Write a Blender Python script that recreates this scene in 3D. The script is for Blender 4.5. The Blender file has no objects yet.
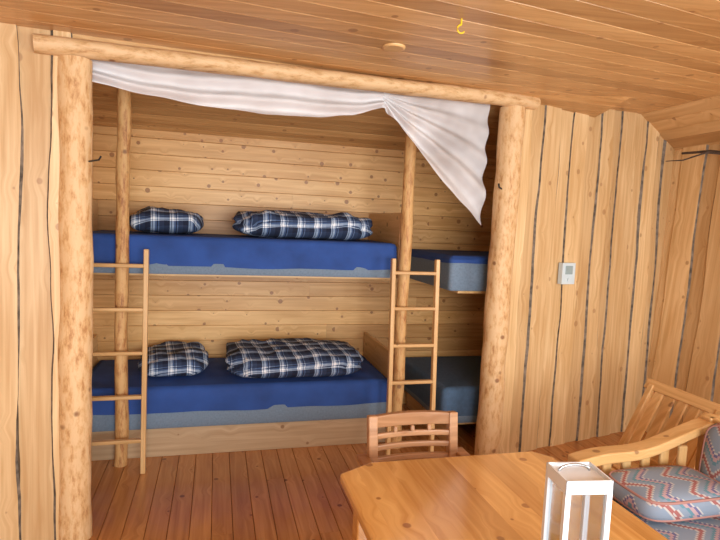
import bpy, math, random, bmesh
from mathutils import Vector, Matrix, noise, Euler
random.seed(7)
S=bpy.context.scene
S.view_settings.view_transform='Standard'
H=1.55
# ---------------------------------------------------------------- materials
def newmat(name):
    m=bpy.data.materials.new(name); m.use_nodes=True
    nt=m.node_tree; b=nt.nodes['Principled BSDF']; return m,nt,b
class G:
    def __init__(s,nt): s.nt=nt
    def n(s,t,**k):
        x=s.nt.nodes.new(t)
        for a,v in k.items(): setattr(x,a,v)
        return x
    def l(s,a,b): s.nt.links.new(a,b)
    def m(s,op,a,b=None,c=None):
        x=s.n('ShaderNodeMath',operation=op)
        for i,v in enumerate((a,b,c)):
            if v is None: continue
            if isinstance(v,(int,float)): x.inputs[i].default_value=v
            else: s.l(v,x.inputs[i])
        return x.outputs[0]
    def ramp(s,f,stops,interp='LINEAR'):
        r=s.n('ShaderNodeValToRGB'); r.color_ramp.interpolation=interp
        e=r.color_ramp.elements
        while len(e)<len(stops): e.new(0.5)
        for i,(p,c) in enumerate(stops):
            e[i].position=p; e[i].color=(*c,1) if len(c)==3 else c
        s.l(f,r.inputs[0]); return r.outputs[0]
    def mix(s,f,a,b,blend='MIX'):
        x=s.n('ShaderNodeMix',data_type='RGBA',blend_type=blend)
        for i,v in ((0,f),(6,a),(7,b)):
            if isinstance(v,(int,float)): x.inputs[i].default_value=v
            elif isinstance(v,tuple): x.inputs[i].default_value=(*v,1)
            else: s.l(v,x.inputs[i])
        return x.outputs[2]
def wood(name,axis,light,dark,knot=(.24,.11,.04),rough=.5,kscale=5.0,kr=.075,strip=0,coat=0,var=.35,gs=1.0,bump=.15,kamt=.8):
    m,nt,b=newmat(name); g=G(nt)
    tc=g.n('ShaderNodeTexCoord'); sp=g.n('ShaderNodeSeparateXYZ'); g.l(tc.outputs['Object'],sp.inputs[0])
    o={'X':sp.outputs[0],'Y':sp.outputs[1],'Z':sp.outputs[2]}
    al=o[axis]; ot=[o[k] for k in 'XYZ' if k!=axis]
    ac=g.m('ADD',ot[0],ot[1])
    at=g.n('ShaderNodeAttribute',attribute_name='rnd'); r=at.outputs['Fac']
    if strip:
        w=g.n('ShaderNodeTexWhiteNoise',noise_dimensions='1D'); g.l(g.m('FLOOR',g.m('DIVIDE',ac,strip)),w.inputs['W'])
        r=g.m('FRACT',g.m('ADD',r,w.outputs['Value']))
    off=g.m('MULTIPLY',r,37.0)
    al2=g.m('ADD',al,off)
    c=g.n('ShaderNodeCombineXYZ'); g.l(al2,c.inputs[0]); g.l(ac,c.inputs[1])
    v=g.n('ShaderNodeTexVoronoi',voronoi_dimensions='2D'); g.l(c.outputs[0],v.inputs['Vector']); v.inputs['Scale'].default_value=kscale
    d=v.outputs['Distance']
    sc=g.n('ShaderNodeSeparateColor'); g.l(v.outputs['Color'],sc.inputs[0])
    rad=g.m('MULTIPLY',g.m('MULTIPLY',sc.outputs[0],sc.outputs[0]),kr)
    kn=g.n('ShaderNodeMapRange'); g.l(g.m('SUBTRACT',d,rad),kn.inputs[0]); kn.inputs[1].default_value=-.012; kn.inputs[2].default_value=.012; kn.inputs[3].default_value=1; kn.inputs[4].default_value=0
    sw=g.n('ShaderNodeMapRange'); g.l(d,sw.inputs[0]); sw.inputs[1].default_value=0; sw.inputs[2].default_value=.3; sw.inputs[3].default_value=.03; sw.inputs[4].default_value=0
    c2=g.n('ShaderNodeCombineXYZ'); g.l(g.m('MULTIPLY',al2,1.6*gs),c2.inputs[0]); g.l(g.m('MULTIPLY',g.m('ADD',ac,sw.outputs[0]),38*gs),c2.inputs[1])
    n1=g.n('ShaderNodeTexNoise',noise_dimensions='2D'); g.l(c2.outputs[0],n1.inputs['Vector']); n1.inputs['Scale'].default_value=1.0; n1.inputs['Detail'].default_value=4; n1.inputs['Distortion'].default_value=.4
    c3=g.n('ShaderNodeCombineXYZ'); g.l(al2,c3.inputs[0]); g.l(g.m('MULTIPLY',ac,4),c3.inputs[1])
    n2=g.n('ShaderNodeTexNoise',noise_dimensions='2D'); g.l(c3.outputs[0],n2.inputs['Vector']); n2.inputs['Scale'].default_value=1.3
    f=g.m('ADD',g.m('MULTIPLY',n1.outputs[0],.9),g.m('MULTIPLY',n2.outputs[0],.45))
    col=g.ramp(f,[(.42,light),(.88,dark)])
    tint=g.m('ADD',1-var*.6,g.m('MULTIPLY',r,var))
    cc=g.n('ShaderNodeCombineXYZ'); g.l(tint,cc.inputs[0]); g.l(g.m('POWER',tint,1.25),cc.inputs[1]); g.l(g.m('POWER',tint,1.5),cc.inputs[2])
    col=g.mix(1.0,col,cc.outputs[0],'MULTIPLY')
    col=g.mix(g.m('MULTIPLY',kn.outputs[0],kamt),col,knot)
    g.l(col,b.inputs['Base Color']); b.inputs['Roughness'].default_value=rough
    b.inputs['Coat Weight'].default_value=coat; b.inputs['Coat Roughness'].default_value=.12
    bp=g.n('ShaderNodeBump'); bp.inputs['Strength'].default_value=bump; bp.inputs['Distance'].default_value=.004; g.l(n1.outputs[0],bp.inputs['Height']); g.l(bp.outputs[0],b.inputs['Normal'])
    return m
def plain(name,col,rough=.5,metal=0,noisy=0,scale=20):
    m,nt,b=newmat(name); g=G(nt)
    tc=g.n('ShaderNodeTexCoord'); n=g.n('ShaderNodeTexNoise'); g.l(tc.outputs['Object'],n.inputs['Vector']); n.inputs['Scale'].default_value=scale; n.inputs['Detail'].default_value=4
    a=tuple(c*(1-noisy) for c in col); d=tuple(min(1,c*(1+noisy)) for c in col)
    g.l(g.ramp(n.outputs[0],[(.3,a),(.7,d)]),b.inputs['Base Color']); b.inputs['Roughness'].default_value=rough; b.inputs['Metallic'].default_value=metal
    return m
M_wallZ=wood('pine_wall_vertical','Z',(.78,.545,.285),(.58,.345,.14),rough=.5,var=.36,kr=.09,kscale=4.2,kamt=.6,knot=(.34,.16,.06))
M_nicheX=wood('pine_niche_planks','X',(.88,.53,.215),(.66,.34,.105),rough=.42,kscale=8,kr=.15,var=.34,knot=(.28,.10,.03),kamt=.75)
M_ceil=wood('pine_ceiling','X',(.72,.43,.18),(.50,.25,.085),rough=.32,kscale=5,kr=.11,var=.42,knot=(.26,.10,.03),kamt=.7)
M_slope=wood('pine_ceiling_slope','Y',(.68,.43,.2),(.5,.27,.1),rough=.4,var=.35,kr=.1,knot=(.28,.12,.04))
M_floor=wood('varnished_floor','Y',(.58,.26,.08),(.40,.155,.042),knot=(.16,.05,.018),rough=.25,kr=.08,coat=.35,var=.25)
M_table=wood('varnished_pine_table','Y',(.76,.42,.135),(.55,.25,.06),knot=(.27,.09,.025),rough=.22,kscale=5.5,kr=.11,strip=.11,coat=.9,var=.28,bump=.04)
M_pineX=wood('pine_x','X',(.80,.51,.23),(.62,.35,.125),rough=.4,kr=.08,var=.2)
M_pineY=wood('pine_y','Y',(.80,.51,.23),(.62,.35,.125),rough=.4,kr=.08,var=.2)
M_pineZ=wood('pine_z','Z',(.80,.51,.23),(.62,.35,.125),rough=.4,kr=.08,var=.2)
M_chair=wood('chair_wood','X',(.50,.27,.135),(.33,.155,.065),rough=.35,kr=.02,var=.2)
M_kick=wood('kick_board','X',(.60,.43,.26),(.45,.30,.16),rough=.5,var=.25)
M_bark=plain('bark_edge',(.17,.135,.10),.9,noisy=.6,scale=25)
M_gap=plain('dark_gap',(.17,.10,.05),.9,noisy=.3)
def logmat(name,a,b_,c_,stretch=(14,14,3)):
    m,nt,b=newmat(name); g=G(nt)
    tc=g.n('ShaderNodeTexCoord'); mp=g.n('ShaderNodeMapping'); mp.inputs['Scale'].default_value=stretch; g.l(tc.outputs['Object'],mp.inputs[0])
    n=g.n('ShaderNodeTexNoise'); g.l(mp.outputs[0],n.inputs['Vector']); n.inputs['Scale'].default_value=1.9; n.inputs['Detail'].default_value=7; n.inputs['Roughness'].default_value=.72
    col=g.ramp(n.outputs[0],[(.34,c_),(.44,b_),(.54,a)])
    v=g.n('ShaderNodeTexVoronoi'); g.l(tc.outputs['Object'],v.inputs['Vector']); v.inputs['Scale'].default_value=7
    k=g.ramp(v.outputs['Distance'],[(.07,(1,1,1)),(.13,(0,0,0))])
    col=g.mix(k,col,(.3,.14,.055))
    g.l(col,b.inputs['Base Color']); b.inputs['Roughness'].default_value=.6
    bp=g.n('ShaderNodeBump'); bp.inputs['Strength'].default_value=.4; bp.inputs['Distance'].default_value=.006; g.l(n.outputs[0],bp.inputs['Height']); g.l(bp.outputs[0],b.inputs['Normal'])
    return m
M_log=logmat('peeled_log',(.74,.49,.25),(.64,.37,.155),(.44,.205,.07),(18,18,6))
M_logX=logmat('peeled_log_beam',(.72,.48,.25),(.62,.38,.17),(.43,.22,.085),(5,18,18))
M_pole=logmat('peeled_pole',(.68,.40,.155),(.55,.27,.09),(.32,.125,.04),(20,20,5))
M_blue=plain('blue_sheet',(.022,.072,.28),.85,noisy=.22,scale=5)
M_grey=plain('blue_grey_mattress',(.17,.235,.31),.9,noisy=.12,scale=80)
M_dgrey=plain('dark_blue_grey_cover',(.07,.13,.22),.9,noisy=.12,scale=40)
M_white=plain('white_metal',(.74,.78,.82),.35,noisy=.02)
M_wplast=plain('thermostat_plastic',(.6,.70,.73),.4,noisy=.02)
M_lcd=plain('thermostat_display',(.3,.38,.38),.2,noisy=.1)
M_black=plain('dark_iron',(.02,.02,.02),.5)
M_yellow=plain('yellow_hook',(.80,.55,.02),.4)
M_steel=plain('brushed_steel',(.45,.46,.47),.3,1,noisy=.05)
M_twig=plain('twig',(.07,.05,.04),.8,noisy=.4)
M_candle=plain('candle_wax',(.8,.78,.7),.5)
def plaid():
    m,nt,b=newmat('plaid_cotton'); g=G(nt)
    tc=g.n('ShaderNodeTexCoord'); sp=g.n('ShaderNodeSeparateXYZ'); g.l(tc.outputs['Object'],sp.inputs[0])
    u=g.m('ADD',sp.outputs[0],g.m('MULTIPLY',sp.outputs[1],.12)); v=g.m('ADD',g.m('ADD',sp.outputs[2],g.m('MULTIPLY',sp.outputs[1],.75)),g.m('MULTIPLY',sp.outputs[0],-.06))
    def st(x,k,off):
        f=g.m('FRACT',g.m('ADD',g.m('MULTIPLY',x,k),off))
        return g.ramp(f,[(0,(0,0,0)),(.3,(.95,)*3),(.36,(.15,)*3),(.40,(.95,)*3),(.52,(.5,)*3),(.62,(.0,)*3),(.68,(.6,)*3),(.74,(.1,)*3)],'CONSTANT')
    a=st(u,8.5,20); c=st(v,9.5,0)
    s=g.n('ShaderNodeMix',data_type='RGBA'); s.inputs[0].default_value=.5; g.l(a,s.inputs[6]); g.l(c,s.inputs[7])
    col=g.ramp(s.outputs[2],[(0,(.008,.013,.035)),(.3,(.06,.105,.22)),(.5,(.27,.35,.48)),(.7,(.60,.66,.73)),(.95,(.9,.91,.92))])
    g.l(col,b.inputs['Base Color']); b.inputs['Roughness'].default_value=.9
    return m
M_plaid=plaid()
def aztec():
    m,nt,b=newmat('southwest_fabric'); g=G(nt)
    tc=g.n('ShaderNodeTexCoord'); sp=g.n('ShaderNodeSeparateXYZ'); g.l(tc.outputs['Object'],sp.inputs[0])
    x,y,z=sp.outputs
    u=g.m('ADD',x,z)
    zz=g.m('ABSOLUTE',g.m('SUBTRACT',g.m('FRACT',g.m('MULTIPLY',y,7.5)),.5))
    q=g.m('DIVIDE',g.m('FLOOR',g.m('MULTIPLY',zz,14)),7)
    f=g.m('FRACT',g.m('ADD',g.m('MULTIPLY',u,4.6),g.m('MULTIPLY',q,.42)))
    bl=(.23,.28,.35); cr=(.48,.45,.42); ru=(.34,.12,.11); te=(.12,.24,.29); pk=(.44,.29,.30); nv=(.14,.13,.25)
    col=g.ramp(f,[(0,bl),(.2,cr),(.25,ru),(.34,cr),(.39,bl),(.54,te),(.62,pk),(.71,nv),(.77,cr),(.81,bl)],'CONSTANT')
    g.l(col,b.inputs['Base Color']); b.inputs['Roughness'].default_value=.95
    return m
M_az=aztec()
M_pipe=plain('rust_piping',(.40,.20,.17),.9)
mn,nt,b=newmat('white_net'); g=G(nt)
out=[n for n in nt.nodes if n.type=='OUTPUT_MATERIAL'][0]
b.inputs['Base Color'].default_value=(.97,.97,.98,1); b.inputs['Roughness'].default_value=.9
tl=g.n('ShaderNodeBsdfTranslucent'); tl.inputs[0].default_value=(.97,.97,.98,1)
tr=g.n('ShaderNodeBsdfTransparent')
m1=g.n('ShaderNodeMixShader'); m1.inputs[0].default_value=.12; g.l(b.outputs[0],m1.inputs[1]); g.l(tl.outputs[0],m1.inputs[2])
m2=g.n('ShaderNodeMixShader'); g.l(m1.outputs[0],m2.inputs[1]); g.l(tr.outputs[0],m2.inputs[2])
at=g.n('ShaderNodeAttribute',attribute_name='sheer'); tc=g.n('ShaderNodeTexCoord'); nn=g.n('ShaderNodeTexNoise'); nn.inputs['Scale'].default_value=4; g.l(tc.outputs['Object'],nn.inputs['Vector'])
g.l(g.m('MULTIPLY',g.m('ADD',nn.outputs[0],.15),at.outputs['Fac']),m2.inputs[0]); g.l(m2.outputs[0],out.inputs[0]); M_net=mn
mg,nt,b=newmat('clear_glass'); g=G(nt); out=[n for n in nt.nodes if n.type=='OUTPUT_MATERIAL'][0]
tr=g.n('ShaderNodeBsdfTransparent'); tr.inputs[0].default_value=(.9,.93,.95,1); gl=g.n('ShaderNodeBsdfGlossy'); gl.inputs['Roughness'].default_value=.05
mx=g.n('ShaderNodeMixShader'); mx.inputs[0].default_value=.18; g.l(tr.outputs[0],mx.inputs[1]); g.l(gl.outputs[0],mx.inputs[2]); g.l(mx.outputs[0],out.inputs[0]); M_glass=mg
# ---------------------------------------------------------------- mesh builder
BOXF=[(3,2,1,0),(4,5,6,7),(0,1,5,4),(1,2,6,5),(2,3,7,6),(3,0,4,7)]
class MB:
    def __init__(s,name,mats): s.name=name; s.mats=mats; s.v=[]; s.f=[]; s.mi=[]; s.r=[]; s.sm=[]
    def add(s,vs,fs,mat=0,rnd=None,smooth=False):
        if rnd is None: rnd=random.random()
        o=len(s.v); s.v+= [tuple(v) for v in vs]
        for k,f in enumerate(fs):
            s.f.append(tuple(i+o for i in f)); s.mi.append(mat if isinstance(mat,int) else mat[k]); s.r.append(rnd); s.sm.append(smooth)
    def box(s,x0,x1,y0,y1,z0,z1,mat=0,rnd=None,M=None):
        vs=[Vector(p) for p in ((x0,y0,z0),(x1,y0,z0),(x1,y1,z0),(x0,y1,z0),(x0,y0,z1),(x1,y0,z1),(x1,y1,z1),(x0,y1,z1))]
        if M: vs=[M@v for v in vs]
        s.add(vs,BOXF,mat,rnd)
    def beam(s,p0,p1,w,h,mat=0,up=(0,0,1),rnd=None):
        p0=Vector(p0);p1=Vector(p1);d=(p1-p0).normalized();u=Vector(up);sx=d.cross(u).normalized();u=sx.cross(d)
        vs=[]
        for p in (p0,p1):
            for a,c in ((-1,-1),(1,-1),(1,1),(-1,1)): vs.append(p+sx*a*w/2+u*c*h/2)
        s.add(vs,BOXF,mat,rnd)
    def tube(s,pts,rad,seg=16,mat=0,rnd=None,wob=0,ell=(1,1),caps=True):
        pts=[Vector(p) for p in pts]; n=len(pts); vs=[];fs=[]
        if not isinstance(rad,(list,tuple)): rad=[rad]*n
        d0=(pts[1]-pts[0]).normalized(); ref=Vector((0,0,1)) if abs(d0.z)<.9 else Vector((1,0,0))
        for i,p in enumerate(pts):
            d=(pts[min(i+1,n-1)]-pts[max(i-1,0)]).normalized()
            a=d.cross(ref).normalized(); c=a.cross(d).normalized(); 
            for k in range(seg):
                t=2*math.pi*k/seg; r=rad[i]*(1+wob*noise.noise(Vector((math.cos(t)*1.2+p.x,math.sin(t)*1.2+p.y,p.z*5+p.x*5))))
                vs.append(p+a*math.cos(t)*r*ell[0]+c*math.sin(t)*r*ell[1])
        for i in range(n-1):
            for k in range(seg):
                k2=(k+1)%seg; fs.append((i*seg+k,i*seg+k2,(i+1)*seg+k2,(i+1)*seg+k))
        s.add(vs,fs,mat,rnd,True)
        if caps:
            s.add(vs[:seg],[tuple(range(seg-1,-1,-1))],mat,rnd); s.add(vs[-seg:],[tuple(range(seg))],mat,rnd)
    def prism(s,poly,z0,z1,mat=0,rnd=None):
        n=len(poly); vs=[(x,y,z0) for x,y in poly]+[(x,y,z1) for x,y in poly]
        s.add(vs,[tuple(range(n-1,-1,-1)),tuple(range(n,2*n))]+[(i,(i+1)%n,n+(i+1)%n,n+i) for i in range(n)],mat,rnd)
    def build(s,bevel=0,seg=2,parent=None,fix=True):
        me=bpy.data.meshes.new(s.name); me.from_pydata(s.v,[],s.f)
        for m in s.mats: me.materials.append(m)
        at=me.attributes.new('rnd','FLOAT','FACE')
        for i,p in enumerate(me.polygons):
            p.material_index=s.mi[i]; p.use_smooth=s.sm[i]; at.data[i].value=s.r[i]
        me.update(); ob=bpy.data.objects.new(s.name,me); S.collection.objects.link(ob)
        if fix:
            bm=bmesh.new(); bm.from_mesh(me); bmesh.ops.recalc_face_normals(bm,faces=bm.faces); bm.to_mesh(me); bm.free()
        if bevel:
            b=ob.modifiers.new('bevel','BEVEL'); b.width=bevel; b.segments=seg; b.limit_method='ANGLE'; b.angle_limit=.7
        if parent: ob.parent=parent
        return ob
# ---------------------------------------------------------------- planks
def planks(mb,a0,a1,c0,c1,w,fn,mat=0,jit=.0,t=.012,joints=True,back=None):
    if back is not None:
        vs=[fn(a0,c0,t),fn(a1,c0,t),fn(a1,c1,t),fn(a0,c1,t),fn(a0,c0,t+.03),fn(a1,c0,t+.03),fn(a1,c1,t+.03),fn(a0,c1,t+.03)]
        mb.add(vs,BOXF,back)
    c=c0
    while c<c1-1e-4:
        ww=min(w*(1+random.uniform(-jit,jit)),c1-c)
        segs=[a0,a1]
        if joints and a1-a0>1.5 and random.random()<.5: segs=[a0,a0+(a1-a0)*random.uniform(.2,.8),a1]
        for i in range(len(segs)-1):
            e=.0028; b0,b1=segs[i]+.0008*(i>0),segs[i+1]
            P=[(b0,c+e,0),(b1,c+e,0),(b1,c+ww-e,0),(b0,c+ww-e,0),(b0,c+.0006,.004),(b1,c+.0006,.004),(b1,c+ww-.0006,.004),(b0,c+ww-.0006,.004),(b0,c+.0006,t),(b1,c+.0006,t),(b1,c+ww-.0006,t),(b0,c+ww-.0006,t)]
            mb.add([fn(*p) for p in P],[(0,1,2,3),(0,4,5,1),(1,5,6,2),(2,6,7,3),(3,7,4,0),(4,8,9,5),(5,9,10,6),(6,10,11,7),(7,11,8,4),(8,11,10,9)],mat)
        c+=ww
def wavy(mb,fn,c0,c1,z0,z1,depth,th,edge,seed,N=40):
    vs=[]
    for i in range(N+1):
        z=z0+(z1-z0)*i/N
        l=c0+.026*noise.noise(Vector((seed,z*1.3,0)))+.006*noise.noise(Vector((seed,z*6,3)))
        r=c1+.026*noise.noise(Vector((seed+9,z*1.3,0)))+.006*noise.noise(Vector((seed+9,z*6,3)))
        e=edge*(1+1.5*noise.noise(Vector((seed,z*2,8)))); e2=edge*(1+1.5*noise.noise(Vector((seed+4,z*2,8))))
        vs+=[fn(l-max(e,.001),z,depth),fn(l,z,depth+th),fn(r,z,depth+th),fn(r+max(e2,.001),z,depth)]
    fs=[];mi=[]
    for i in range(N):
        a=i*4;b=a+4
        for k,mm in ((0,1),(1,0),(2,1)): fs.append((a+k,a+k+1,b+k+1,b+k)); mi.append(mm)
    mb.add(vs,fs,mi)
def livewall(name,fn,c0,c1,z0,z1,w=.155):
    mb=MB(name,[M_wallZ,M_bark,M_gap])
    vs=[fn(c0,z0,-.012),fn(c1,z0,-.012),fn(c1,z1,-.012),fn(c0,z1,-.012),fn(c0,z0,-.05),fn(c1,z0,-.05),fn(c1,z1,-.05),fn(c0,z1,-.05)]
    mb.add(vs,BOXF,2)
    c=c0;i=0
    while c<c1-.01:
        ww=w*random.uniform(.7,1.3)*(1.15 if i%2==0 else .85); e=min(c+ww,c1)
        a=c+.003 if i%2==0 else c-.014; bb=e-.003 if i%2==0 else e+.014
        a=max(a,c0+.002); bb=min(bb,c1-.002)
        wavy(mb,fn,a,bb,z0,z1,-.012 if i%2 else 0.0,.012,random.uniform(.005,.012) if i%2==0 else .002,random.uniform(0,99))
        c=e;i+=1
    return mb.build(fix=False)
# wall frame: the partition runs from front-left to rear-right at 11.9 degrees
PH=math.atan(.21); E=Vector((math.cos(PH),math.sin(PH),0)); N_=Vector((-math.sin(PH),math.cos(PH),0)); O=Vector((0,2.85,0))
def fr(a,c,z): p=O+E*a+N_*c; return (p.x,p.y,z)
def zc(x): return 2.353+.0376*x
livewall('wall_front_left',lambda c,z,d:fr(c,-.02-d,z),-2.35,-.655,0,2.44,.12)
livewall('wall_front_right',lambda c,z,d:fr(c,-.02-d,z),1.90,3.58,0,2.52,.12)
XR=lambda z: 3.36+.05*z
livewall('wall_right',lambda c,z,d:(XR(z)-d,c,z),-1.6,3.62,0,2.27,.14)
livewall('wall_left',lambda c,z,d:(-2.2+d,c,z),-1.6,2.42,0,2.4,.17)
mb=MB('ceiling',[M_ceil,M_slope,M_gap])
def cf(a,c,d):
    p=O+E*a+N_*c; return (p.x,p.y,zc(p.x)+d)
planks(mb,-2.5,3.75,-4.72,0.0,.118,cf,back=2)
L=math.hypot(.43,.235)
planks(mb,-1.6,3.6,0,L,.112,lambda a,c,d:(3.06+.43*c/L+d*.5,a,2.466-.235*c/L+d*.85),1,back=2); mb.build()
# niche
mb=MB('wall_niche_back',[M_nicheX,M_gap]); planks(mb,-.90,2.60,0,2.24,.118,lambda a,c,d:(a,4.36+d,c),back=1); mb.build()
mb=MB('wall_niche_left',[M_nicheX,M_gap]); planks(mb,2.72,4.36,0,2.5,.118,lambda a,c,d:(-.88-d,a,c),joints=False,back=1); mb.build()
mb=MB('wall_niche_right',[M_nicheX,M_gap]); planks(mb,3.45,4.36,0,2.42,.118,lambda a,c,d:(2.58+d,a,c),joints=False,back=1); mb.build()
def nz(y): return 2.40-(y-3.27)*.2
mb=MB('ceiling_niche',[M_ceil,M_gap]); planks(mb,-.88,2.58,2.74,4.38,.11,lambda a,c,d:(a,c,nz(c)+d),back=1); mb.build()
mb=MB('trim_header',[M_pineX])
vs=[fr(a,c,z+.05*a) for z in (2.29,2.50) for a,c in ((-.66,-.02),(1.9,-.02),(1.9,.02),(-.66,.02))]
mb.add(vs,BOXF,0); mb.build()
mb=MB('floor',[M_floor,M_gap]); planks(mb,-1.6,4.38,-2.2,3.42,.105,lambda a,c,d:(c,a,-d),back=1); mb.build()
def loga(name,p0,p1,r,mat,wob=.12,n=30,bend=.01,ell=(1,1),seg=24,taper=.0):
    mb=MB(name,[mat]); p0=Vector(p0);p1=Vector(p1);pts=[];rad=[]
    sd=random.uniform(0,50)
    for i in range(n+1):
        t=i/n; p=p0.lerp(p1,t); f=math.sin(math.pi*t)
        p=p+Vector((noise.noise(Vector((sd,t*3,0))),noise.noise(Vector((sd,t*3,7)))*.5,noise.noise(Vector((sd,t*3,17)))))*bend*f
        pts.append(p); rad.append(r*(1-taper*t)*(1+.05*noise.noise(Vector((sd,t*9,3)))))
    mb.tube(pts,rad,seg,0,wob=wob,ell=ell); return mb.build()
loga('log_post',(-.625,2.72,0),(-.622,2.72,2.225),.072,M_log)
loga('log_post',(1.825,3.235,0),(1.85,3.235,2.35),.082,M_log)
loga('log_beam',(-.765,2.645,2.257),(2.0,3.225,2.396),.038,M_logX,ell=(1.3,1.0),bend=.01,taper=-.15)
# ---------------------------------------------------------------- bunk bed
BX0,BX1=-.84,1.22; BF,BB=3.55,4.33
mb=MB('bunk_bed',[M_pole,M_pineX,M_pineY,M_kick])
def pole(mb,x,y,r,z1):
    sd=random.uniform(0,9); pts=[];rad=[]
    for i in range(25):
        t=i/24; pts.append((x+.012*noise.noise(Vector((sd,t*4,0))),y,z1*t)); rad.append(r*(1+.12*noise.noise(Vector((sd,t*14,2)))))
    mb.tube(pts,rad,16,0,wob=.15)
pole(mb,-.545,3.495,.038,nz(3.5)-.004); pole(mb,1.25,3.495,.040,nz(3.5)-.004)
for z in (1.19,.195):
    mb.box(BX0,BX1,BF+.10,BF+.13,z-.022,z-.001,1); mb.box(BX0,BX1,BB-.04,BB,z-.05,z-.001,1)
    for i in range(14):
        x=BX0+.05+i*(BX1-BX0-.16)/13; mb.box(x,x+.07,BF+.13,BB-.04,z-.02,z-.002,2)
    for x in (BX0-.026,BX1): 
        mb.box(x,x+.025,BF-.01,BB,z+.0,z+.455,2)
mb.box(BX0-.02,BX1,BF+.03,BF+.05,.0,.19,3)
mb.build(.003)
def mattress(name,x0,x1,y0,y1,z0,z1,split,top=None):
    mb=MB(name,[M_grey,top or M_blue])
    def ring(z,g):
        P=[];R=.03
        for (cx,cy,a0) in ((x1-R,y1-R,0),(x0+R,y1-R,90),(x0+R,y0+R,180),(x1-R,y0+R,270)):
            for k in range(5):
                a=math.radians(a0+k*22.5); P.append(Vector((cx+(R+g)*math.cos(a),cy+(R+g)*math.sin(a),z)))
        Q=[]
        for i in range(len(P)):
            p,q=P[i],P[(i+1)%len(P)]; m=40 if (q-p).length>.1 else 1
            for k in range(m): Q.append(p.lerp(q,k/m))
        return Q
    def wav(Q,amp,f,fz=0):
        cy=(y0+y1)/2; o=[]
        for p in Q:
            h=noise.noise(Vector((p.x*f,p.y*f,p.z*3)))
            o.append(Vector((p.x,p.y+amp*h*(-1 if p.y<cy else 1),p.z+fz*noise.noise(Vector((p.x*2,p.y*2,5))))))
        return o
    def stack(rs,mat):
        n=len(rs[0]); vs=[v for r in rs for v in r]; fs=[]
        for j in range(len(rs)-1):
            for k in range(n): fs.append((j*n+k,j*n+(k+1)%n,(j+1)*n+(k+1)%n,(j+1)*n+k))
        mb.add(vs,fs,mat,smooth=True); mb.add(rs[-1],[tuple(range(n))],mat,smooth=False); mb.add(rs[0],[tuple(range(n-1,-1,-1))],mat)
    stack([ring(z0,-.008),ring(z0+.01,0),ring(split+.02,0),ring(split+.03,-.01)],0)
    stack([wav(ring(split,.003),.010,6,.018),wav(ring((split+z1)/2,.006),.010,7),wav(ring(z1-.025,.002),.006,6),ring(z1-.006,-.01),ring(z1,-.035)],1)
    return mb.build()
mattress('mattress',BX0+.01,BX1-.008,BF,BB-.01,1.19,1.43,1.24)
mattress('mattress',BX0+.01,BX1-.008,BF,BB-.01,.196,.465,.30)
mb=MB('side_bunk_bed',[M_pole,M_pineX,M_pineY,M_kick])
for z in (1.12,.17):
    mb.box(1.64,2.5,3.45,4.33,z-.02,z-.001,2)
    mb.box(2.5,2.53,3.42,4.34,z-.03,z+.4,2)
mb.box(1.62,1.64,3.44,4.3,0,.15,2)
pole(mb,2.5,3.45,.03,nz(3.45)-.005)
mb.build(.003)
mattress('mattress',1.56,2.49,3.42,4.335,1.121,1.365,1.31,M_blue)
mattress('mattress',1.56,2.49,3.42,4.335,.171,.43,.22,M_dgrey)
# pillows & duvets
def puff(name,c,sx,sy,sz,ex,ez,rot=0,groove=0,wr=.012,seed=0):
    mb=MB(name,[M_plaid]); U,V=72,30; vs=[];fs=[]
    sg=lambda v,e: math.copysign(abs(v)**e,v)
    R=Matrix.Rotation(math.radians(rot),3,'Z')
    for j in range(V+1):
        ph=-math.pi/2+math.pi*j/V
        for i in range(U):
            th=2*math.pi*i/U
            r=sg(math.cos(ph),ez); x=sx*r*sg(math.cos(th),ex); y=sy*r*sg(math.sin(th),ex); z=sz*sg(math.sin(ph),.8)
            gk=1-groove*math.exp(-(z/(sz*.16))**2); x*=gk; y*=gk
            p=Vector((x,y,z)); k=noise.noise(Vector((x*7+seed,y*7,z*6)))+.6*noise.noise(Vector((x*17+seed,y*15,z*14)))
            p*=1+wr*k/ max(sz,.05)*.35; p.z+=wr*k*.9
            p.z=max(p.z,-sz)
            vs.append(R@p+Vector(c))
    for j in range(V):
        for i in range(U): fs.append((j*U+i,j*U+(i+1)%U,(j+1)*U+(i+1)%U,(j+1)*U+i))
    mb.add(vs,fs,0,smooth=True); return mb.build()
puff('plaid_pillow',(-.33,3.98,1.431+.083),.24,.24,.083,.5,.6,seed=3,wr=.02)
puff('plaid_pillow',(-.27,3.96,.466+.078),.225,.28,.078,.5,.6,seed=8,wr=.02)
puff('plaid_duvet',(.61,3.93,1.431+.092),.50,.25,.092,.38,.42,rot=1,groove=.06,seed=13,wr=.022)
puff('plaid_duvet',(.56,3.88,.466+.093),.485,.32,.093,.38,.5,rot=-1,groove=.06,seed=23,wr=.022)
# ladders
def ladder(x0,x1,yb,yt,ztop,rungs):
    mb=MB('bunk_ladder',[M_pineZ,M_pineX])
    P=lambda x,z: Vector((x,yb+(yt-yb)*z/ztop,z))
    for x in (x0,x1): mb.beam(P(x,0),P(x,ztop),.028,.04,0,up=(0,1,0))
    for z in rungs: mb.beam(P(x0-.01,z),P(x1+.01,z),.034,.022,1)
    return mb.build(.005)
ladder(-.735,-.40,3.36,3.42,1.35,[.2,.465,.73,.99,1.25])
ladder(1.145,1.46,3.345,3.42,1.335,[.26,.5,.75,1.0,1.24])
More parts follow.
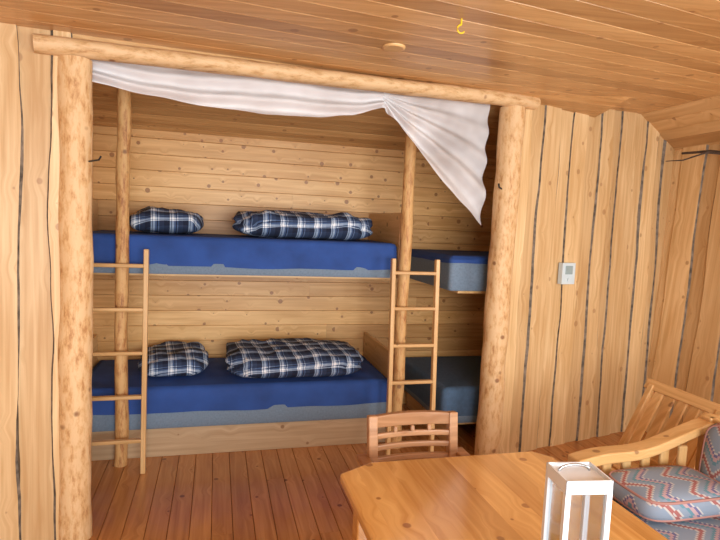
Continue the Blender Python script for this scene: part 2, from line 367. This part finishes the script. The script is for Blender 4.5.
# net
mb=MB('mosquito_net',[M_net])
cp=[(-.58,2.165),(-.35,2.14),(-.1,2.124),(.2,2.118),(.437,2.128),(.75,2.185),(.943,2.25),(1.05,2.17),(1.303,1.914),(1.52,1.73),(1.715,1.583)]
def bot(x):
    for (a,za),(b_,zb) in zip(cp,cp[1:]):
        if x<=b_:
            t=(x-a)/(b_-a); return za+(zb-za)*t
    return cp[-1][1]
NX,NV=260,44; vs=[];fs=[];sh=[]
for i in range(NX+1):
    x=-.58+(1.72+.58)*i/NX
    for j in range(NV+1):
        v=j/NV; zt=2.295+.05*(x+.6); zb=bot(x); z=zt+(zb-zt)*v
        span=zt-zb; A=.012+.02*min(1,span/.5)
        yb=2.85+.21*x+.105
        if x<.943: ph=v*3*math.pi*2*.8; sv=.4
        else:
            ang=math.atan2(2.33-z,x-.90); ph=ang*30; sv=.4+.28*min(1,(x-.943)/.25)-.35*max(0,v-.8)*5*.6
        y=yb+A*math.sin(ph+2.5*noise.noise(Vector((x*1.5,0,0))))*min(1,.3+v)+.012*noise.noise(Vector((x*9,v*3,0)))
        zz=z-.012*noise.noise(Vector((x*6,1,1)))*v
        vs.append((x,min(max(y,yb-.035),yb+.05),zz)); sh.append(sv)
for i in range(NX):
    for j in range(NV):
        a=i*(NV+1)+j; fs.append((a,a+1,a+NV+2,a+NV+1))
mb.add(vs,fs,0,smooth=True); net=mb.build(fix=False)
at=net.data.attributes.new('sheer','FLOAT','POINT')
for i,s in enumerate(sh): at.data[i].value=s
# ---------------------------------------------------------------- table
mb=MB('dining_table',[M_table])
tx0,tx1,ty0,ty1=.40,1.185,.25,1.69
poly=[(tx0+.0,ty0+.06),(tx0+.1,ty0),(tx1-.1,ty0),(tx1,ty0+.06),(tx1,ty1-.06),(tx1-.05,ty1-.0),(tx0+.12,ty1+.005),(tx0,ty1-.06)]
mb.prism(poly,.718,.75,0,.3)
for x in (tx0+.03,tx1-.13):
    for y in (ty0+.1,ty1-.19): mb.box(x,x+.065,y,y+.065,0,.72)
mb.box(tx0+.05,tx0+.07,ty0+.14,ty1-.16,.63,.72); mb.box(tx1-.1,tx1-.08,ty0+.14,ty1-.16,.63,.72)
mb.box(tx0+.07,tx1-.1,ty1-.46,ty1-.44,.63,.72); mb.box(tx0+.07,tx1-.1,ty0+.12,ty0+.14,.63,.72)
mb.build(.007,3)
# dining chair
mb=MB('dining_chair',[M_chair])
cx=.755
def curved(mb,x0,x1,y,z0,z1,t,bow,crown=0,n=14):
    vs=[];fs=[]
    for i in range(n+1):
        s=i/n; x=x0+(x1-x0)*s
        yy=y+bow*4*s*(1-s); zt=z1+crown*4*s*(1-s)
        vs+=[(x,yy,z0),(x,yy+t,z0),(x,yy+t,zt),(x,yy,zt)]
    for i in range(n):
        a=i*4
        for k in range(4): fs.append((a+k,a+(k+1)%4,a+4+(k+1)%4,a+4+k))
    fs+= [(0,1,2,3),(n*4+3,n*4+2,n*4+1,n*4)]
    mb.add(vs,fs,0,random.random())
for sx in (-1,1):
    x=cx+sx*.162
    mb.beam((x,1.88,0),(x,1.87,.45),.035,.04,0,up=(0,1,0)); mb.beam((x,1.87,.44),(x+sx*.004,1.925,.825),.036,.036,0,up=(0,1,0))
    mb.beam((cx+sx*.185,1.47,0),(cx+sx*.185,1.48,.645),.035,.035,0,up=(0,1,0))
    mb.beam((cx+sx*.195,1.46,.655),(cx+sx*.198,1.93,.665),.045,.022,0)
    mb.beam((x,1.5,.2),(x,1.86,.2),.02,.03)
mb.box(cx-.2,cx+.2,1.46,1.9,.43,.455)
mb.box(cx-.17,cx+.17,1.48,1.5,.37,.43); mb.box(cx-.17,cx+.17,1.86,1.88,.37,.43)
curved(mb,cx-.18,cx+.18,1.905,.778,.822,.026,.02,.008)
curved(mb,cx-.155,cx+.155,1.902,.735,.757,.018,.02)
curved(mb,cx-.155,cx+.155,1.897,.692,.714,.018,.02)
curved(mb,cx-.155,cx+.155,1.892,.645,.668,.018,.02)
for k in (-.07,0,.07): mb.beam((cx+k,1.92,.755),(cx+k,1.925,.78),.016,.014,0,up=(0,1,0))
mb.build(.005)
# ---------------------------------------------------------------- sofa
mb=MB('pine_sofa',[M_pineX,M_pineY,M_pineZ])
sx0,sx1,sy0,sy1=1.53,2.16,.35,1.90
mb.box(sx0,sx0+.035,sy0,sy1,.2,.326,1); mb.box(sx1+.005,sx1+.035,sy0,sy1,.2,.326,1)
mb.box(sx0,sx1,sy0,sy1,.2,.23,1)
for k in range(10): mb.box(sx0+.03,sx1+.01,sy0+.05+k*.15,sy0+.12+k*.15,.305,.325,0)
for y in (sy0,sy1):
    mb.box(sx0-.02,sx0+.045,y-.03,y+.03,0,.59,2); mb.box(sx1-.0,sx1+.05,y-.03,y+.03,0,.75,2)
    n=20; vs=[];fs=[]
    for i in range(n+1):
        s=i/n; x=sx0-.05+(sx1+.07-sx0+.05)*s
        zt=.605+.018*math.sin(s*9)*(1-s)+.15*(s**1.7)
        hh=.05-.012*s
        vs+=[(x,y-.04,zt-hh),(x,y+.04,zt-hh),(x,y+.04,zt),(x,y-.04,zt)]
    for i in range(n):
        a=i*4
        for k in range(4): fs.append((a+k,a+(k+1)%4,a+4+(k+1)%4,a+4+k))
    fs+=[(0,1,2,3),(n*4+3,n*4+2,n*4+1,n*4)]
    mb.add(vs,fs,0,.4)
    mb.box(sx0+.02,sx1,y-.012,y+.012,.33,.42,0)
    for k in range(5): mb.beam((sx0+.12+k*.1,y,.4),(sx0+.12+k*.1,y,.575+.012*k),.045,.02,2,up=(0,1,0))
mb.box(sx1+.01,sx1+.04,sy0,sy1,.68,.75,1)
for k in range(12): mb.box(sx1+.015,sx1+.03,sy0+.08+k*.12,sy0+.13+k*.12,.3,.7,2)
sofa=mb.build(.008,3)
def cushion(name,c,s,e=.35,ez=.45,rot=(0,0,0)):
    mb=MB(name,[M_az,M_pipe]); U,V=64,24; vs=[];fs=[]
    sg=lambda v,q: math.copysign(abs(v)**q,v)
    R=Euler([math.radians(a) for a in rot]).to_matrix()
    def pt(th,ph,k=1):
        r=sg(math.cos(ph),ez); return R@Vector((k*s[0]*r*sg(math.cos(th),e),k*s[1]*r*sg(math.sin(th),e),s[2]*sg(math.sin(ph),.75)))+Vector(c)
    for j in range(V+1):
        for i in range(U): vs.append(pt(2*math.pi*i/U,-math.pi/2+math.pi*j/V))
    for j in range(V):
        for i in range(U): fs.append((j*U+i,j*U+(i+1)%U,(j+1)*U+(i+1)%U,(j+1)*U+i))
    mb.add(vs,fs,0,smooth=True)
    for ph in (-.5,.5):
        p=[pt(2*math.pi*i/U,ph,1.0) for i in range(U+1)]
        mb.tube(p,.0055,6,1,caps=False)
    return mb.build()
for k in range(3): 
    cushion('seat_cushion',(1.80,1.62-.46*k,.396),(.285,.226,.068))
cushion('scatter_cushion',(1.80,1.71,.524),(.23,.15,.058),.4,.55,(0,0,0))
for k in range(3): cushion('back_cushion',(2.098,1.60-.46*k,.625),(.155,.226,.055),.4,.5,(0,-84,0))
# pine slatted chair behind
mb=MB('slatted_pine_chair',[M_pineX,M_pineY,M_pineZ])
ya,yb=2.06,2.50
for y in (ya,yb):
    mb.beam((2.32,y,.0),(2.26,y,.33),.04,.05,2,up=(1,0,0)); mb.beam((2.24,y,.28),(2.45,y,.70),.035,.05,2,up=(1,0,0))
    mb.box(1.98,2.02,y-.02,y+.02,0,.30,2); mb.box(1.98,2.27,y-.018,y+.018,.25,.31,0)
mb.beam((2.45,ya-.05,.70),(2.45,yb+.05,.70),.03,.06,1,up=(.5,0,.87))
mb.beam((2.27,ya,.35),(2.27,yb,.35),.025,.05,1)
for k in range(5):
    y=ya+.06+k*(yb-ya-.12)/4; mb.beam((2.26,y,.34),(2.445,y,.69),.055,.015,2,up=(1,0,0))
for k in range(3): mb.box(1.98+k*.085,2.05+k*.085,ya-.03,yb+.03,.31,.33,1)
mb.build(.005)
# ---------------------------------------------------------------- lantern
R=Matrix.Translation((.785,.985,.7505))@Matrix.Rotation(math.radians(-8),4,'Z')
mb=MB('lantern',[M_white,M_glass,M_steel,M_candle]); w,d,h=.053,.047,.278
mb.box(-w,w,-d,d,0,.022,0,M=R)
for a in (-1,1):
    for c in (-1,1):
        x=a*(w-.006);y=c*(d-.006); mb.box(x-.006,x+.006,y-.006,y+.006,.022,h-.03,0,M=R)
mb.box(-w,w,-d,-d+.004,h-.03,h,0,M=R); mb.box(-w,w,d-.004,d,h-.03,h,0,M=R); mb.box(-w,-w+.004,-d,d,h-.03,h,0,M=R); mb.box(w-.004,w,-d,d,h-.03,h,0,M=R)
mb.box(-w+.004,w-.004,-d+.004,d-.004,h-.016,h-.008,0,M=R)
for c in (-1,1): mb.box(-w+.012,w-.012,c*(d-.008)-.001,c*(d-.008)+.001,.022,h-.03,1,M=R); mb.box(c*(w-.008)-.001,c*(w-.008)+.001,-d+.012,d-.012,.022,h-.03,1,M=R)
pts=[R@Vector((.036*math.cos(t),.02,h-.008+.014*math.sin(t))) for t in [math.pi*k/14 for k in range(15)]]
mb.tube(pts,.003,8,2)
mb.tube([R@Vector((0,0,.022)),R@Vector((0,0,.10))],.027,20,3); mb.tube([R@Vector((0,0,.10)),R@Vector((0,0,.112))],.0012,6,2)
mb.build(.002)
# ---------------------------------------------------------------- small stuff
T=Matrix.Translation(O+E*2.44+N_*(-.034))@Matrix.Rotation(PH,4,'Z')
mb=MB('thermostat',[M_wplast,M_lcd]); mb.box(-.062,.062,-.035,.004,1.195,1.345,0,M=T); mb.box(-.035,.035,-.038,-.034,1.265,1.325,1,M=T); mb.tube([T@Vector((0,-.034,1.228)),T@Vector((0,-.042,1.228))],.012,14,0); mb.build(.004)
mb=MB('ceiling_hook',[M_yellow]); o=Vector((.93,2.07,zc(.93)))
mb.tube([o,o-Vector((0,0,.025))],.004,8); mb.tube([o+Vector((.016*math.cos(t),0,-.04+.016*math.sin(t))) for t in [math.pi/2+k*.3 for k in range(15)]],.0035,8); mb.build()
mb=MB('ceiling_cover_plate',[M_pineX]); zz=zc(.78); mb.tube([(.78,2.48,zz+.002),(.78,2.48,zz-.006),(.78,2.48,zz-.010)],[.055,.055,.045],32); mb.build()
mb=MB('iron_peg',[M_black]); mb.tube([(-.56,2.69,1.78),(-.51,2.64,1.785),(-.50,2.63,1.80)],.004,8); mb.build()
mb=MB('iron_peg',[M_black]); mb.tube([(1.77,3.17,1.82),(1.725,3.12,1.825),(1.715,3.11,1.845)],.006,8); mb.build()
mb=MB('twig_rack',[M_twig])
mb.tube([(3.27,3.27,2.17),(3.23,3.0,2.15),(3.2,2.7,2.09),(3.22,2.35,2.1)],[.008,.010,.009,.007],8,wob=.3)
mb.tube([(3.45,3.1,2.16),(3.235,3.05,2.15)],.008,8); mb.tube([(3.45,2.6,2.08),(3.21,2.6,2.085)],.008,8)
mb.tube([(3.23,3.0,2.15),(3.16,3.15,2.1),(3.14,3.28,2.105)],[.006,.005,.003],8)
mb.build()
# ---------------------------------------------------------------- light
W=bpy.data.worlds.new('world'); S.world=W; W.use_nodes=True
W.node_tree.nodes['Background'].inputs[0].default_value=(.88,.95,1,1); W.node_tree.nodes['Background'].inputs[1].default_value=1.0
def area(name,loc,tgt,sx,sy,e,col):
    l=bpy.data.lights.new(name,'AREA'); l.shape='RECTANGLE'; l.size=sx; l.size_y=sy; l.energy=e; l.color=col
    o=bpy.data.objects.new(name,l); S.collection.objects.link(o); o.location=loc
    o.rotation_euler=(Vector(tgt)-Vector(loc)).to_track_quat('-Z','Y').to_euler()
area('window_light_rear',(.7,-1.5,1.35),(.8,3.6,1.15),2.0,1.2,150,(.94,.97,1))
area('window_light_right',(3.2,.3,1.5),(.5,2.2,1.0),1.5,1.1,60,(.9,.96,1))
# ---------------------------------------------------------------- camera
yaw=math.radians(15); pit=math.radians(4.8); rol=math.radians(2.5)
r0=Vector((math.cos(yaw),-math.sin(yaw),0)); h=Vector((math.sin(yaw),math.cos(yaw),0)); z=Vector((0,0,1))
F=h*math.cos(pit)-z*math.sin(pit); U=h*math.sin(pit)+z*math.cos(pit)
Rc=r0*math.cos(rol)+U*math.sin(rol); Uc=U*math.cos(rol)-r0*math.sin(rol)
cam=bpy.data.objects.new('camera',bpy.data.cameras.new('camera')); S.collection.objects.link(cam)
m=Matrix((Rc,Uc,-F)).transposed().to_4x4(); m.translation=(0,0,H); cam.matrix_world=m
cam.data.lens=27; cam.data.sensor_width=36; cam.data.clip_start=.05
S.camera=cam
